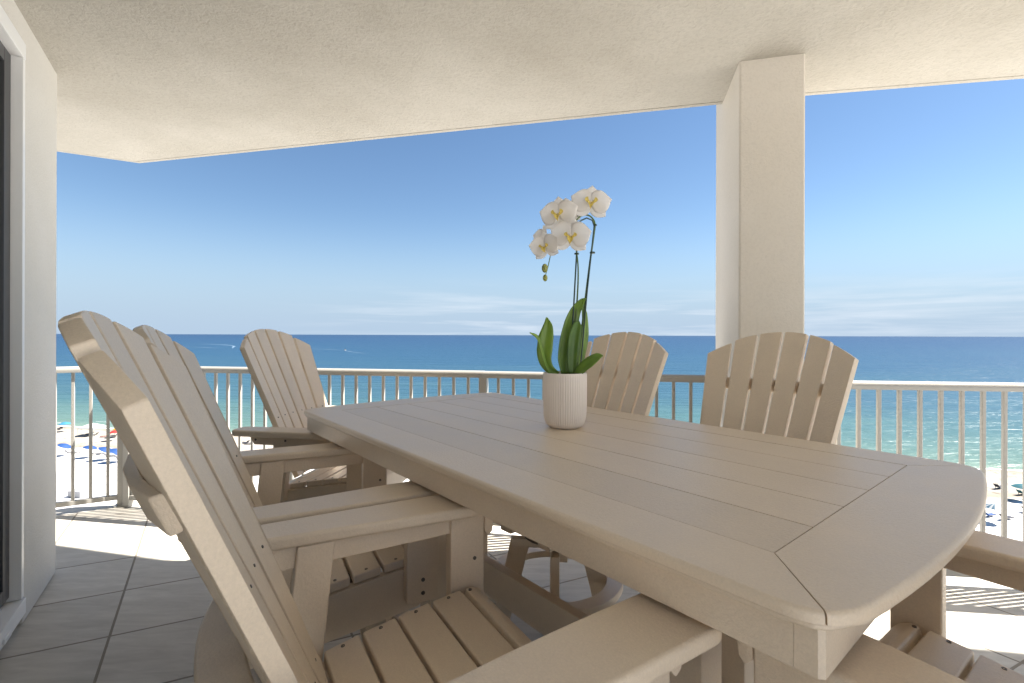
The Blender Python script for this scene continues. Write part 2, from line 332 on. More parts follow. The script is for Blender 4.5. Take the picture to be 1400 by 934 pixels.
def front(pts, y0, y1, off=.003, seg=2, bm=None):         # outline in (x, z), thickness along y
    return prism(pts, lambda a, b, k: Vector((a, y1 if k else y0, b)), off, seg, bm)
def box(x0, x1, y0, y1, z0, z1, off=.003, seg=2, bm=None):
    return flat([(x0, y0), (x1, y0), (x1, y1), (x0, y1)], z0, z1, off, seg, bm)
def bar(p0, p1, w, h, off=.002, seg=2, bm=None, up=Vector((0, 0, 1))):
    p0 = Vector(p0); p1 = Vector(p1); d = (p1 - p0); L = d.length; d.normalize()
    s = d.cross(up); s = s.normalized() if s.length > 1e-6 else Vector((1, 0, 0)); u = s.cross(d)
    return prism([(-w / 2, -h / 2), (w / 2, -h / 2), (w / 2, h / 2), (-w / 2, h / 2)], lambda a, b, k: p0 + d * (L * k) + s * a + u * b, off, seg, bm)
def tube(pts, rad, n=8, bm=None):
    b = bm or bmesh.new(); pts = [Vector(p) for p in pts]
    if not isinstance(rad, (list, tuple)): rad = [rad] * len(pts)
    rings = []; pu = None
    for i, p in enumerate(pts):
        d = (pts[min(i + 1, len(pts) - 1)] - pts[max(i - 1, 0)]).normalized()
        a = pu if pu is not None else (Vector((0, 0, 1)) if abs(d.z) < .9 else Vector((1, 0, 0)))
        s = d.cross(a).normalized(); u = s.cross(d); pu = u
        rings.append([b.verts.new(p + (s * math.cos(2 * math.pi * k / n) + u * math.sin(2 * math.pi * k / n)) * rad[i]) for k in range(n)])
    for r0, r1 in zip(rings, rings[1:]):
        for k in range(n): b.faces.new((r0[k], r0[(k + 1) % n], r1[(k + 1) % n], r1[k]))
    b.faces.new(rings[0][::-1]); b.faces.new(rings[-1])
    return b
def smooth_path(pts, m=6):
    pts = [Vector(p) for p in pts]; P = [pts[0] * 2 - pts[1]] + pts + [pts[-1] * 2 - pts[-2]]; o = []
    for i in range(1, len(P) - 2):
        for k in range(m):
            t = k / m; a, b, c, d = P[i - 1], P[i], P[i + 1], P[i + 2]
            o.append(.5 * ((2 * b) + (c - a) * t + (2 * a - 5 * b + 4 * c - d) * t * t + (-a + 3 * b - 3 * c + d) * t ** 3))
    o.append(pts[-1]); return o
def lathe(prof, n, rf=None, bm=None):
    b = bm or bmesh.new(); rings = []
    for i, (r, z) in enumerate(prof):
        rings.append([b.verts.new(Vector((0, 0, z)) + Vector((math.cos(2 * math.pi * k / n), math.sin(2 * math.pi * k / n), 0)) * (r * (rf(k, i) if rf else 1))) for k in range(n)])
    for r0, r1 in zip(rings, rings[1:]):
        for k in range(n): b.faces.new((r0[k], r0[(k + 1) % n], r1[(k + 1) % n], r1[k]))
    b.faces.new(rings[0][::-1]); b.faces.new(rings[-1])
    return b
def round_corners(pts, r, n=4):
    """round each corner of a 2D polygon; r a number or a list per corner"""
    out = []; L = len(pts)
    for i, p in enumerate(pts):
        ri = r[i] if isinstance(r, (list, tuple)) else r
        p = Vector((*p, 0)); a = Vector((*pts[i - 1], 0)); c = Vector((*pts[(i + 1) % L], 0))
        if ri <= 0: out.append((p.x, p.y)); continue
        d1 = (a - p).normalized(); d2 = (c - p).normalized()
        s = p + d1 * ri; e = p + d2 * ri
        for k in range(n + 1):
            t = k / n; q = s * (1 - t) ** 2 + p * 2 * t * (1 - t) + e * t * t; out.append((q.x, q.y))
    return out

# ================================================================== THE SETTING
SZ = -23.685
HZ = 70000.0
def grid_sheet(name, xs, rows, m, kind='structure'):
    bm = bmesh.new(); V = [[bm.verts.new(p) for p in r] for r in rows]
    for r0, r1 in zip(V, V[1:]):
        for i in range(len(r0) - 1): bm.faces.new((r0[i], r0[i + 1], r1[i + 1], r1[i]))
    o = obj(name, bm, m, None, True, 180); tag(o, kind=kind); return o
bm = bmesh.new(); vs = [bm.verts.new((x, y, SZ)) for x, y in ((-HZ, -HZ), (HZ, -HZ), (HZ, HZ), (-HZ, HZ))]; bm.faces.new(vs)
tag(obj('sand', bm, M['sand']), kind='structure')
T = Vector((SHORE_N[1], -SHORE_N[0], 0)).normalized(); NN = Vector((*SHORE_N, 0)).normalized()
def shore_pt(s, d, z): return NN * (SHORE_D + d) + T * s + Vector((0, 0, z))
def wav(s): return 1.5 * noise.noise((s * .035, 3.3, 0)) + .6 * noise.noise((s * .16, 7.7, 0))
ss = [-HZ, -20000, -6000, -2000, -800] + [-400 + 4 * i for i in range(201)] + [800, 2000, 6000, 20000, HZ]
def wv(s): return wav(s) if abs(s) < 500 else 0
rows = [[shore_pt(s, wv(s), SZ + .05) for s in ss]] + [[shore_pt(s, d, SZ + .05) for s in ss] for d in (6, 20, 80, 300, 1500, 8000, HZ)]
tag(grid_sheet('sea', ss, rows, M['sea']))
# broken line of foam where the small waves run up the sand
bm = bmesh.new()
for dd, wid, seed in ((-.3, 1.5, 1), (3.2, .55, 5), (7.5, .35, 9)):
    prev = None
    for i in range(521):
        s = -260 + i
        w = wid * max(0, noise.noise((s * .09, seed, 0)) + (.45 if seed == 1 else -.05))
        o0 = dd + wav(s) + .5 * noise.noise((s * .2, seed * 2.1, 0))
        if w < .03: prev = None; continue
        cur = [bm.verts.new(shore_pt(s, o0 + f * w, SZ + .056 + .02 * math.sin(f * math.pi))) for f in (0, .5, 1)]
        if prev:
            for k in range(2): bm.faces.new((prev[k], cur[k], cur[k + 1], prev[k + 1]))
        prev = cur
tag(obj('surf_foam', bm, M['foam'], None, True, 180), kind='stuff')

# ---- balcony slab, tiles, ceiling
P0 = Vector((-3.0, 3.747)); P1 = Vector((-.19, 3.27)); P2 = Vector((1.274, 2.972)); PL = Vector((-5.6, 2.27))
Q0 = Vector((1.50, 2.69)); Q1 = Vector((5.0, 2.263))
XR, YB = 5.0, -1.15  # slab and ceiling cut short, leaving rear and right open for more light
slab = [(-5.75, 2.38), (-3.03, 3.92), (-.17, 3.43), (1.30, 3.26), (1.70, 3.20), (1.76, 2.93), (XR + .12, 2.46), (XR + .12, YB - .12), (-5.75, YB - .12)]
tag(obj('balcony_slab', flat(slab, -.22, -.012, .012), M['concrete']), kind='structure')
tiles = [(-5.55, 2.235), (-2.985, 3.685), (-.19, 3.205), (1.17, 2.93), (1.17, 2.517), (1.47, 2.44), (1.53, 2.635), (XR - .06, 2.21), (XR - .06, YB + .06), (-5.55, YB + .06)]
tag(obj('floor', flat(tiles, -.0115, 0, .002, 1), M['tile']), kind='structure')
CZ = 2.735
ce = [(-5.9, 2.478), (-3.11, 4.06), (1.745, 2.885), (3.0, 2.655), (XR + .15, 2.31)]
def inset(poly, d):
    o = []
    for i, p in enumerate(poly):
        a = Vector(poly[max(i - 1, 0)]); b = Vector(poly[min(i + 1, len(poly) - 1)]); c = Vector(p)
        n = Vector((0, 0)); cnt = 0
        nn = []
        for u, v in ((a, c), (c, b)):
            t = v - u
            if t.length > 1e-6: t.normalize(); nn.append(Vector((t.y, -t.x)))
        n = sum(nn, Vector((0, 0))) / len(nn); n = n / n.length_squared
        q = c + n * d; o.append((q.x, q.y))
    return o
cein = inset(ce, .055); cmid = inset(ce, .038)
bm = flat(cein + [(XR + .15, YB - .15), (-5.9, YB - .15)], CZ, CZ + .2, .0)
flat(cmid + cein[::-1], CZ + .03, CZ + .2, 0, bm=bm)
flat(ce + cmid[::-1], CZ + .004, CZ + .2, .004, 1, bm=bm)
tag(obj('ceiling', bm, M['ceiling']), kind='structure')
# pillar
pl = [(1.174, 2.52), (1.472, 2.443), (1.641, 3.130), (1.339, 3.204)]
tag(obj('pillar', flat(pl, 0.002, CZ + .24, .012, 3), M['pillar']), 'square cream stucco pillar rising from the balcony edge to the ceiling', 'pillar')

# ---- wall with the sliding door
W0 = Vector((-2.5, 2.67)); We = Vector((.53, -.848)).normalized(); Wn = Vector((.848, .53)).normalized()
def wp(s, d, z): q = W0 + We * s + Wn * d; return Vector((q.x, q.y, z))
def wbox(s0, s1, d0, d1, z0, z1, off=.0, bm=None): return prism([(s0, d0), (s1, d0), (s1, d1), (s0, d1)], lambda a, b, k: wp(a, b, z1 if k else z0), off, 2, bm)
DS0, DS1, DT, DB = .562, 3.1, 2.62, .055
bm = wbox(0, DS0, -.25, 0, .004, CZ + .05, .008)
wbox(DS0, DS1, -.25, 0, DT, CZ + .05, 0, bm)
wbox(DS0, DS1, -.25, -.02, .004, DB, 0, bm)
wbox(DS1, 4.25, -.25, 0, .004, CZ + .05, 0, bm)
wbox(0, .25, -4.2, -.25, .004, CZ + .05, 0, bm)
def seg(a, b, th, z0, z1, bm):
    a = Vector(a); b = Vector(b); t = (b - a).normalized(); n = Vector((t.y, -t.x))
    q = [a, b, b + n * th, a + n * th]; flat([(v.x, v.y) for v in q], z0, z1, 0, bm=bm)
tag(obj('stucco_wall', bm, M['wall']), 'off white rough stucco wall beside the sliding glass door', 'wall')
door = empty('sliding_door', wp((DS0 + DS1) / 2, 0, 0)); tag(door, 'white framed sliding glass door set in the stucco wall', 'door')
def dpart(name, bm, m, parent=None):
    o = obj(name, bm, m); o.parent = parent or door; o.matrix_parent_inverse = Matrix.Translation(-door.location) if parent is None else Matrix(); return o
bm = wbox(DS0 + .002, DS0 + .034, -.10, .004, DB + .075, DT - .075, .003)
wbox(DS1 - .075, DS1 - .002, -.10, .004, DB + .075, DT - .075, .003, bm)
wbox(DS0 + .002, DS1 - .002, -.10, .006, DT - .0745, DT - .002, .003, bm)
fr = dpart('door_frame', bm, M['white'])
bm = wbox(DS0 + .004, DS1 - .004, -.12, .012, DB + .002, DB + .072, .004)
wbox(DS0 + .10, DS1 - .1, -.055, -.045, DB + .0725, DB + .095, .001, bm)
wbox(DS0 + .22, DS0 + .30, .0125, .019, DB + .012, DB + .034, .002, bm)
dpart('door_track', bm, M['white'])
bm = wbox(DS0 + .036, DS0 + .115, -.075, -.035, DB + .097, DT - .077, .003)
wbox(1.78, 1.86, -.075, -.035, DB + .097, DT - .077, .003, bm)
wbox(DS0 + .1155, 1.7795, -.075, -.035, DB + .097, DB + .16, .003, bm)
wbox(DS0 + .1155, 1.7795, -.075, -.035, DT - .14, DT - .077, .003, bm)
sash = dpart('door_sash', bm, M['bronze'])
dpart('glass_pane', wbox(DS0 + .116, 1.779, -.058, -.052, DB + .161, DT - .141), M['glass'])
dpart('glass_pane', wbox(1.862, DS1 - .08, -.088, -.082, DB + .1, DT - .08), M['glass'])
# curtain hanging behind the glass in the dark room
cur = bmesh.new(); pr = None
for i in range(160):
    s = DS0 + .02 + i * .016; d = -.34 - .035 * math.sin(s * 52) - .01 * math.sin(s * 131)
    c = [cur.verts.new(wp(s, d, .08)), cur.verts.new(wp(s, d, 2.6))]
    if pr: cur.faces.new((pr[0], c[0], c[1], pr[1]))
    pr = c
co = obj('curtain', cur, M['curtain'], None, True, 180); tag(co, 'grey pleated curtain hanging behind the sliding glass door', 'curtain')
sm = co.modifiers.new('thick', 'SOLIDIFY'); sm.thickness = .003
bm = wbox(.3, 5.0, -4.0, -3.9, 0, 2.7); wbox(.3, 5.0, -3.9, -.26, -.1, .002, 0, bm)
tag(obj('room_interior', bm, M['dark']), kind='structure')  # dark backing behind the glass; the room's gloom is put into its colour

# ---- railings
def rail_section(root, a, b, pitch=.1016, first=.09, z0=.045, e0=0, e1=0, dz=0):
    a = Vector(a); b = Vector(b); t = (b - a); L = t.length; t.normalize(); n = Vector((t.y, -t.x))
    def P(s, d, z): q = a + t * s + n * d; return Vector((q.x, q.y, z))
    prof = [(-.030, 1.028), (.030, 1.028), (.032, 1.045), (.030, 1.058), (.021, 1.069), (.008, 1.073), (-.008, 1.073), (-.021, 1.069), (-.030, 1.058), (-.032, 1.045)]
    obj('top_rail', prism(prof, lambda u, v, k: P(L + e1 if k else -e0, u, v + dz), 0), M['alu'], root)
    obj('bottom_rail', prism([(-.019, z0), (.019, z0), (.019, z0 + .036), (-.019, z0 + .036)], lambda u, v, k: P(L * k, u, v), .003), M['alu'], root)
    s = first
    while s < L - .05:
        obj('baluster', prism([(-.0095, -.0095), (.0095, -.0095), (.0095, .0095), (-.0095, .0095)], lambda u, v, k: P(s + u, v, 1.03 if k else z0 + .0365), .002, 1), M['alu'], root)
        s += pitch
def post(root, p, ang, w=.054):
    c, s = math.cos(ang), math.sin(ang)
    obj('post', prism([(-w / 2, -w / 2), (w / 2, -w / 2), (w / 2, w / 2), (-w / 2, w / 2)], lambda u, v, k: Vector((p[0] + c * u - s * v, p[1] + s * u + c * v, 1.04 if k else -.006)), .003), M['alu'], root)
def flange(root, p, ang, w=.09):
    c, s = math.cos(ang), math.sin(ang)
    obj('base_plate', prism([(-w / 2, -w / 2), (w / 2, -w / 2), (w / 2, w / 2), (-w / 2, w / 2)], lambda u, v, k: Vector((p[0] + c * u - s * v, p[1] + s * u + c * v, .004 if k else -.010)), .002, 1), M['alu'], root)
ra = empty('balcony_railing'); tag(ra, 'cream metal balcony railing left of the pillar, bending at its corner posts', 'railing', 'balcony railings')
u0 = (P0 - PL).normalized(); u1 = (P1 - P0).normalized(); u2 = (P2 - P1).normalized()
rail_section(ra, PL, P0 - u0 * .028, first=.06, e1=.030); rail_section(ra, P0 + u1 * .028, P1 - u1 * .028, first=.075, e0=.030, e1=.034, dz=.0016); rail_section(ra, P1 + u2 * .028, P2 - u2 * .0, first=.075, e0=.024)
post(ra, P0, math.atan2(u0.y, u0.x)); post(ra, P0 + u1 * .058, math.atan2(u1.y, u1.x)); post(ra, P1, math.atan2(u2.y, u2.x))
post(ra, P0 - u0 * 1.45, math.atan2(u0.y, u0.x)); post(ra, P0 + (P1 - P0) * .5, math.atan2(u1.y, u1.x))
for p, u in ((P0, u0), (P1, u2), (P0 + (P1 - P0) * .5, u1)): flange(ra, p, math.atan2(u.y, u.x))
rb = empty('balcony_railing'); tag(rb, 'cream metal balcony railing running straight off the right side of the pillar', 'railing', 'balcony railings')
q = (Q1 - Q0).normalized(); rail_section(rb, Q0, Q1, first=.082)
post(rb, Q0 + q * 3.05, math.atan2(q.y, q.x)); flange(rb, Q0 + q * 3.05, math.atan2(q.y, q.x))

# ================================================================== TABLE
TZ = .965
TC = Vector((.142, 1.789, 0)); TL, TW, BOW = 2.174, 1.131, .051
table = empty('dining_table', TC, R(90 + 39.5)); tag(table, 'long tan plank top bar height table with bowed ends and an arched stretcher', 'table')
hl, hw_, bd, ed = TL / 2, TW / 2, .133, .1455
def bowx(y): return hl + BOW * (1 - (y / hw_) ** 2)
def tpart(name, bm, parent=table, m='plastic'): return obj(name, bm, M[m], parent)
g = .0011
def boards():
    # long border boards, mitred into the ends
    for sg in (1, -1):
        cut = .022
        pts = [(-hl + bd, sg * (hw_ - ed + g)), (hl - bd, sg * (hw_ - ed + g)), (hl - .018 - g, sg * (hw_ - .0165)), (hl - .030, sg * (hw_ - .0085)), (hl - .047, sg * (hw_ - .0025)), (hl - .068, sg * hw_), (-hl + .068, sg * hw_), (-hl + .047, sg * (hw_ - .0025)), (-hl + .030, sg * (hw_ - .0085)), (-hl + .018 + g, sg * (hw_ - .0165))]
        if sg < 0: pts = pts[::-1]
        bm = flat(pts, TZ - .0165, TZ, 0)
        round_top(bm, lambda v, s=sg: s * v.y > hw_ - .02)
        tpart('border_board', bm)
    for sg in (1, -1):
        ys = [-(hw_ - .075) + (2 * hw_ - .15) * i / 20 for i in range(21)]
        arc = [(sg * bowx(y), y) for y in ys]
        pts = [(sg * (hl - bd + g), -(hw_ - ed)), (sg * (hl - .018 + g), -(hw_ - .0175)), (sg * (hl - .006), -(hw_ - .030)), (sg * (hl + .005), -(hw_ - .050))] + arc + [(sg * (hl + .005), hw_ - .050), (sg * (hl - .006), hw_ - .030), (sg * (hl - .018 + g), hw_ - .0175), (sg * (hl - bd + g), hw_ - ed)]
        if sg < 0: pts = pts[::-1]
        bm = flat(pts, TZ - .0165, TZ, 0)
        round_top(bm, lambda v, s=sg: s * v.x > hl - .02)
        tpart('end_board', bm)
    n = 5; y0 = -(hw_ - ed); wv_ = (2 * (hw_ - ed)) / n
    for i in range(n):
        bm = flat([(-hl + bd + g, y0 + wv_ * i + g), (hl - bd - g, y0 + wv_ * i + g), (hl - bd - g, y0 + wv_ * (i + 1) - g), (-hl + bd + g, y0 + wv_ * (i + 1) - g)], TZ - .024, TZ - .0005, .002, 2)
        tpart('plank', bm)
def round_top(bm, outer):
    es = [e for e in bm.edges if all(abs(v.co.z - TZ) < 1e-5 and outer(v.co) for v in e.verts)]
    rest = [e for e in bm.edges if all(abs(v.co.z - TZ) < 1e-5 for v in e.verts) and e not in es]
    bev(bm, .0085, 4, es)
    rest = [e for e in bm.edges if all(abs(v.co.z - TZ) < 1e-5 for v in e.verts) and not e.is_boundary and e.calc_face_angle(0) > R(60)]
    bev(bm, .002, 2, rest)
boards()
# moulding under the rim, apron, sub frame
def ringpts(ins, bow):
    ys = [-(hw_ - .075) + (2 * hw_ - .15) * i / 14 for i in range(15)]
    bx = lambda y: hl - ins + bow * (1 - (y / hw_) ** 2)
    r = .018
    p = [(-hl + .068, -hw_ + ins), (hl - .068, -hw_ + ins), (hl - .030, -hw_ + .0085 + ins), (hl - .012 - ins, -hw_ + .024)] + [(bx(y), y) for y in ys] + [(hl - .012 - ins, hw_ - .024), (hl - .030, hw_ - .0085 - ins), (hl - .068, hw_ - ins), (-hl + .068, hw_ - ins), (-hl + .030, hw_ - .0085 - ins), (-hl + .012 + ins, hw_ - .024)] + [(-bx(y), y) for y in ys[::-1]] + [(-hl + .012 + ins, -hw_ + .024), (-hl + .030, -hw_ + .0085 + ins)]
    return p
tpart('moulding', flat(ringpts(.0035, BOW), TZ - .0265, TZ - .017, .0035, 3))
ai = .022; at = .036; z0, z1 = TZ - .093, TZ - .027
for sg in (1, -1):
    tpart('apron', box(-hl + ai + at + .0003, hl - ai - at - .0003, sg * (hw_ - ai - at) if sg > 0 else -(hw_ - ai), sg * (hw_ - ai) if sg > 0 else -(hw_ - ai - at), z0, z1, .0006, 1))
for sg in (1, -1):
    pts = [(sg * (hl - ai), -(hw_ - ai - .007)), (sg * (hl - ai), hw_ - ai - .007), (sg * (hl - ai - .007), hw_ - ai), (sg * (hl - ai - at), hw_ - ai), (sg * (hl - ai - at), -(hw_ - ai)), (sg * (hl - ai - .007), -(hw_ - ai))]
    if sg < 0: pts = pts[::-1]
    tpart('apron', flat(pts, z0, z1, .0006, 1))
for xx in (-.66, 0, .66): tpart('cross_beam', box(xx - .045, xx + .045, -(hw_ - .055), hw_ - .055, TZ - .078, TZ - .0275, .003))
LX = .64
for sg in (1, -1):
    for sy in (1, -1): tpart('leg', side([(sy * .11 - .05, .075), (sy * .11 + .05, .075), (sy * .11 + .05, TZ - .08), (sy * .11 - .05, TZ - .08)], sg * LX - .045, sg * LX + .045, .006))
    tpart('foot', side([(-.40, 0), (.40, 0), (.40, .035), (.30, .075), (-.30, .075), (-.40, .035)], sg * LX - .045, sg * LX + .045, .006))
arch = [(-LX - .10, .355), (-LX - .10, .235)] + [(-LX - .05 + (2 * LX + .1) * i / 12, .235 - .022 * math.sin(math.pi * i / 12)) for i in range(13)] + [(LX + .10, .235), (LX + .10, .355)]
tpart('stretcher', front(arch, -.022, .022, .005))

# ================================================================== CHAIRS
def make_chair():
    root = empty('bar_chair')
    OY = -.5                                   # local y = (y measured from the back's top) - .5
    def part(name, bm, parent=root, m='plastic'):
        for v in bm.verts: v.co.y += OY
        return obj(name, bm, M[m], parent)
    WB, WT, ZC, ZE, REC, SAG = .49, .568, 1.342, 1.251, .44, .056
    hw = lambda z: (WB + (WT - WB) * (z - .9) / .34) / 2
    yb = lambda fr, z: -REC * (z - 1.31) - .0273 + SAG * fr * fr * min(1, max(.3, .4 + .6 * (z - .6) / .5))
    ztop = lambda fr: ZC - (ZC - ZE) * fr * fr
    def P(fr, z, f0, f1):
        y0, y1 = yb(f0, z), yb(f1, z); t = (fr - f0) / (f1 - f0)
        return Vector((fr * hw(z), y0 + (y1 - y0) * t, z))
    screws = []
    def screw(p, nrm, r=.0048, parent=None):
        nrm = Vector(nrm).normalized(); s = nrm.orthogonal().normalized(); u = nrm.cross(s); b = bmesh.new()
        r0 = [b.verts.new(Vector(p) + nrm * .0012 + (s * math.cos(a) + u * math.sin(a)) * r) for a in [2 * math.pi * k / 10 for k in range(10)]]
        r1 = [b.verts.new(Vector(p) - nrm * .003 + (s * math.cos(a) + u * math.sin(a)) * r * 1.1) for a in [2 * math.pi * k / 10 for k in range(10)]]
        c = b.verts.new(Vector(p) - nrm * .0006)
        for k in range(10): b.faces.new((r0[k], r0[(k + 1) % 10], c)); b.faces.new((r1[k], r1[(k + 1) % 10], r0[(k + 1) % 10], r0[k]))
        part('screw', b, parent, 'screw')
    TH = .025
    gap = .0125
    for k in range(6):
        f0, f1 = -1 + k / 3, -1 + (k + 1) / 3
        e = gap / (2 * .275); a0, a1 = f0 + (e if k else 0), f1 - (e if k < 5 else 0)
        zs_ = [.59, .75, .9]
        pts = [(a0, z) for z in zs_] + [(a0 + (a1 - a0) * i / 5, None) for i in range(6)] + [(a1, z) for z in zs_[::-1]]
        V = [P(fr, ztop(fr) - (.006 if k in (0, 5) else 0) if z is None else z, f0, f1) for fr, z in pts]
        ex = (P(f1, 1.1, f0, f1) - P(f0, 1.1, f0, f1)).normalized(); ez = (P((f0 + f1) / 2, 1.2, f0, f1) - P((f0 + f1) / 2, .8, f0, f1)).normalized()
        nb = ex.cross(ez).normalized()
        if nb.y > 0: nb = -nb
        b = bmesh.new(); A = [b.verts.new(v) for v in V]; B = [b.verts.new(v + nb * TH) for v in V]; n = len(V)
        b.faces.new(A); b.faces.new(B[::-1])
        for i in range(n): b.faces.new((A[i], B[i], B[(i + 1) % n], A[(i + 1) % n]))
        bmesh.ops.recalc_face_normals(b, faces=b.faces[:]); bev(b, .0032, 2)
        sl = part('back_slat', b)
        fm = (f0 + f1) / 2
        for zz in (.885, .64):
            screw(P(fm, zz, f0, f1), -nb, .0032, sl)
    # curved brace behind the slats, following their facets
    def brace(zc, hgt, dep, fx, endin=0.0):
        frs = [-fx, -2 / 3, -1 / 3, 0, 1 / 3, 2 / 3, fx]
        tilt = Vector((0, -REC, 1)).normalized(); back = Vector((0, -1, -REC)).normalized()
        inn = []; outr = []
        for fr in frs:
            y = yb(fr, zc); p = Vector((fr * hw(zc), y, zc)) + back * (TH + .003)
            inn.append(p); outr.append(p + back * dep + Vector((0, 0, 0)))
        # cut the outer corners at an angle
        outr[0] = outr[0] + Vector((.006, .0, 0)); outr[-1] = outr[-1] - Vector((.006, 0, 0))
        ring = inn + outr[::-1]
        b = bmesh.new(); lo = [b.verts.new(p - tilt * hgt / 2) for p in ring]; hi = [b.verts.new(p + tilt * hgt / 2) for p in ring]; n = len(ring)
        b.faces.new(lo[::-1]); b.faces.new(hi)
        for i in range(n): b.faces.new((lo[i], lo[(i + 1) % n], hi[(i + 1) % n], hi[i]))
        bmesh.ops.recalc_face_normals(b, faces=b.faces[:]); bev(b, .004, 2); return b
    bo = part('back_brace', brace(1.130, .050, .016, .95))
    # arm level cross board with a rounded rear edge
    zc = .818
    rear = []; fro = []
    for i in range(17):
        x = -.315 + .63 * i / 16; fr = x / hw(zc)
        fro.append((x, yb(min(1, abs(fr)), zc) - TH - .012)); rear.append((x, .084 + .085 * (abs(x) / .315) ** 2.2))
    part('cross_board', flat(rear + fro[::-1], .795, .8225, .006, 3))
    # arms
    for s in (1, -1):
        out_ = [(.318, .085), (.303, .30), (.274, .56), (.260, .812), (.404, .812), (.414, .56), (.418, .30), (.418, .085)]
        rc = round_corners(out_, [.03, .12, .12, .035, .035, .12, .12, .03], 6)
        pts = [(s * x, y) for x, y in rc]
        if s < 0: pts = pts[::-1]
        b = flat(pts, .8265, .857, 0)
        es = [e for e in b.edges if len(e.link_faces) == 2 and e.calc_face_angle(0) > R(60) and abs(e.verts[0].co.z - e.verts[1].co.z) < 1e-5]
        bev(b, .0095, 4, es); part('armrest', b)
        x0, x1 = (.325, .352) if s > 0 else (-.352, -.325)
        sp = part('arm_support', side([(.13, .8255), (.16, .775), (.70, .775), (.70, .8255)], x0 - s * .006, x1 - s * .006, .004))
        for yy in (.17, .33): screw((s * .3475, yy, .800), (s, 0, 0), .005, sp)
        xi, xo = (.309, .345) if s > 0 else (-.345, -.309)
        fp = part('arm_post', side(round_corners([(.645, .505), (.745, .505), (.745, .8258), (.645, .8258)], [.012, .012, 0, 0], 2), xi, xo, .005, 3))
        for zz in (.535, .575): screw((s * .346, .695, zz), (s, 0, 0), .0058, fp)
        screw((s * .308, .715, .70), (-s, 0, 0), .005, fp)
        part('arm_bracket', side([(.7465, .8257), (.7465, .765), (.758, .752), (.772, .762), (.778, .8257)], xi, xo, .004))
        part('arm_post', side([(.235, .505), (.318, .505), (.350, .8258), (.267, .8258)], xi, xo, .005, 3))
        # seat side rail
        zs = lambda y: .630 - .1 * (.66 - y) - .15 * (.66 - y) ** 2 - .0275
        top_ = [(y, zs(y)) for y in (.20, .28, .36, .44, .52, .60, .66, .70)]
        rail = top_ + [(.722, .572), (.722, .50), (.69, .475), (.30, .425), (.14, .43), (.12, .47), (.14, .52)]
        x0, x1 = (.275, .308) if s > 0 else (-.308, -.275)
        part('side_rail', side(rail, x0, x1, .004))
    # seat slats
    zs = lambda y: .630 - .1 * (.66 - y) - .15 * (.66 - y) ** 2
    y = .668; hx = .3
    for k in range(5):
        w = .080 if k < 4 else .05
        y1, y0 = y, y - w
        sl_pts = [(y0, zs(y0) - .026), (y1, zs(y1) - .026), (y1, zs(y1)), (y0, zs(y0))]
        if k == 4: b = prism([(-.30, y1), (.30, y1), (.30, y0 + .03), (.262, y0 + .012), (.235, y0), (-.235, y0), (-.262, y0 + .012), (-.30, y0 + .03)][::-1], lambda a, c, kk: Vector((a, c, zs(c) - (0 if kk else .026))), .005, 3)
        else: b = side(sl_pts, -hx, hx, .005, 3)
        sl = part('seat_slat', b)
        for sg in (1, -1):
            ym = (y0 + y1) / 2; screw((sg * .284, ym, zs(ym)), (0, 0, 1), .0046, sl)
        y = y0 - .0085
    nose = [(.677, .608), (.684, .630), (.700, .631), (.722, .620), (.738, .600), (.741, .580), (.724, .578), (.716, .596), (.700, .606)]
    sl = part('seat_slat', side(nose, -hx, hx, .004, 3))
    for sg in (1, -1): screw((sg * .284, .690, .6315), (0, 0, 1), .0046, sl)
    part('seat_apron', box(-.274, .274, .69, .719, .475, .574, .004))
    # swivel plate and base
    for sg in (1, -1): part('seat_bearer', box(sg * .12 - .035, sg * .12 + .035, .25, .689, .44, .474, .003) if sg > 0 else box(-.155, -.085, .25, .689, .44, .474, .003))
    b = lathe([(.13, .415), (.14, .417), (.14, .437), (.13, .4395)], 28)
    for v in b.verts: v.co.y += .5
    part('swivel_plate', b, m='screw')
    for k in range(4):
        a = R(45 + 90 * k); d = Vector((math.cos(a), math.sin(a), 0)); t = Vector((-d.y, d.x, 0)); C = Vector((0, .5, 0))
        b = bmesh.new()
        def f(u, z, kk, hwd=.0175): return C + d * u + t * (hwd if kk else -hwd) + Vector((0, 0, z))
        pr = prism([(.105, .40), (.195, .40), (.285, 0), (.205, 0)], lambda u, z, kk: f(u, z, kk), .004, 2)
        part('leg', pr)
        if k < 2:
            part('base_beam', prism([(-.19, .375), (.19, .375), (.19, .4135 if k == 0 else .374), (-.19, .4135 if k == 0 else .374)] if k == 0 else [(-.10, .335), (.10, .335), (.10, .3735), (-.10, .3735)], lambda u, z, kk: C + d * u + t * (.055 if kk else .0185) + Vector((0, 0, z)), .003))
    b = lathe([(.235, .205), (.300, .205), (.304, .212), (.304, .229), (.300, .236), (.235, .236), (.231, .229), (.231, .212)], 48)
    b.faces.ensure_lookup_table()
    caps = [f for f in b.faces if len(f.verts) == 48]; bmesh.ops.delete(b, geom=caps, context='FACES_ONLY')
    rings = 8; b.verts.ensure_lookup_table()
    for k in range(48): b.faces.new((b.verts[7 * 48 + k], b.verts[7 * 48 + (k + 1) % 48], b.verts[(k + 1) % 48], b.verts[k]))
    for v in b.verts: v.co.y += .5
    part('footrest_ring', b)
    return root
chair = make_chair()
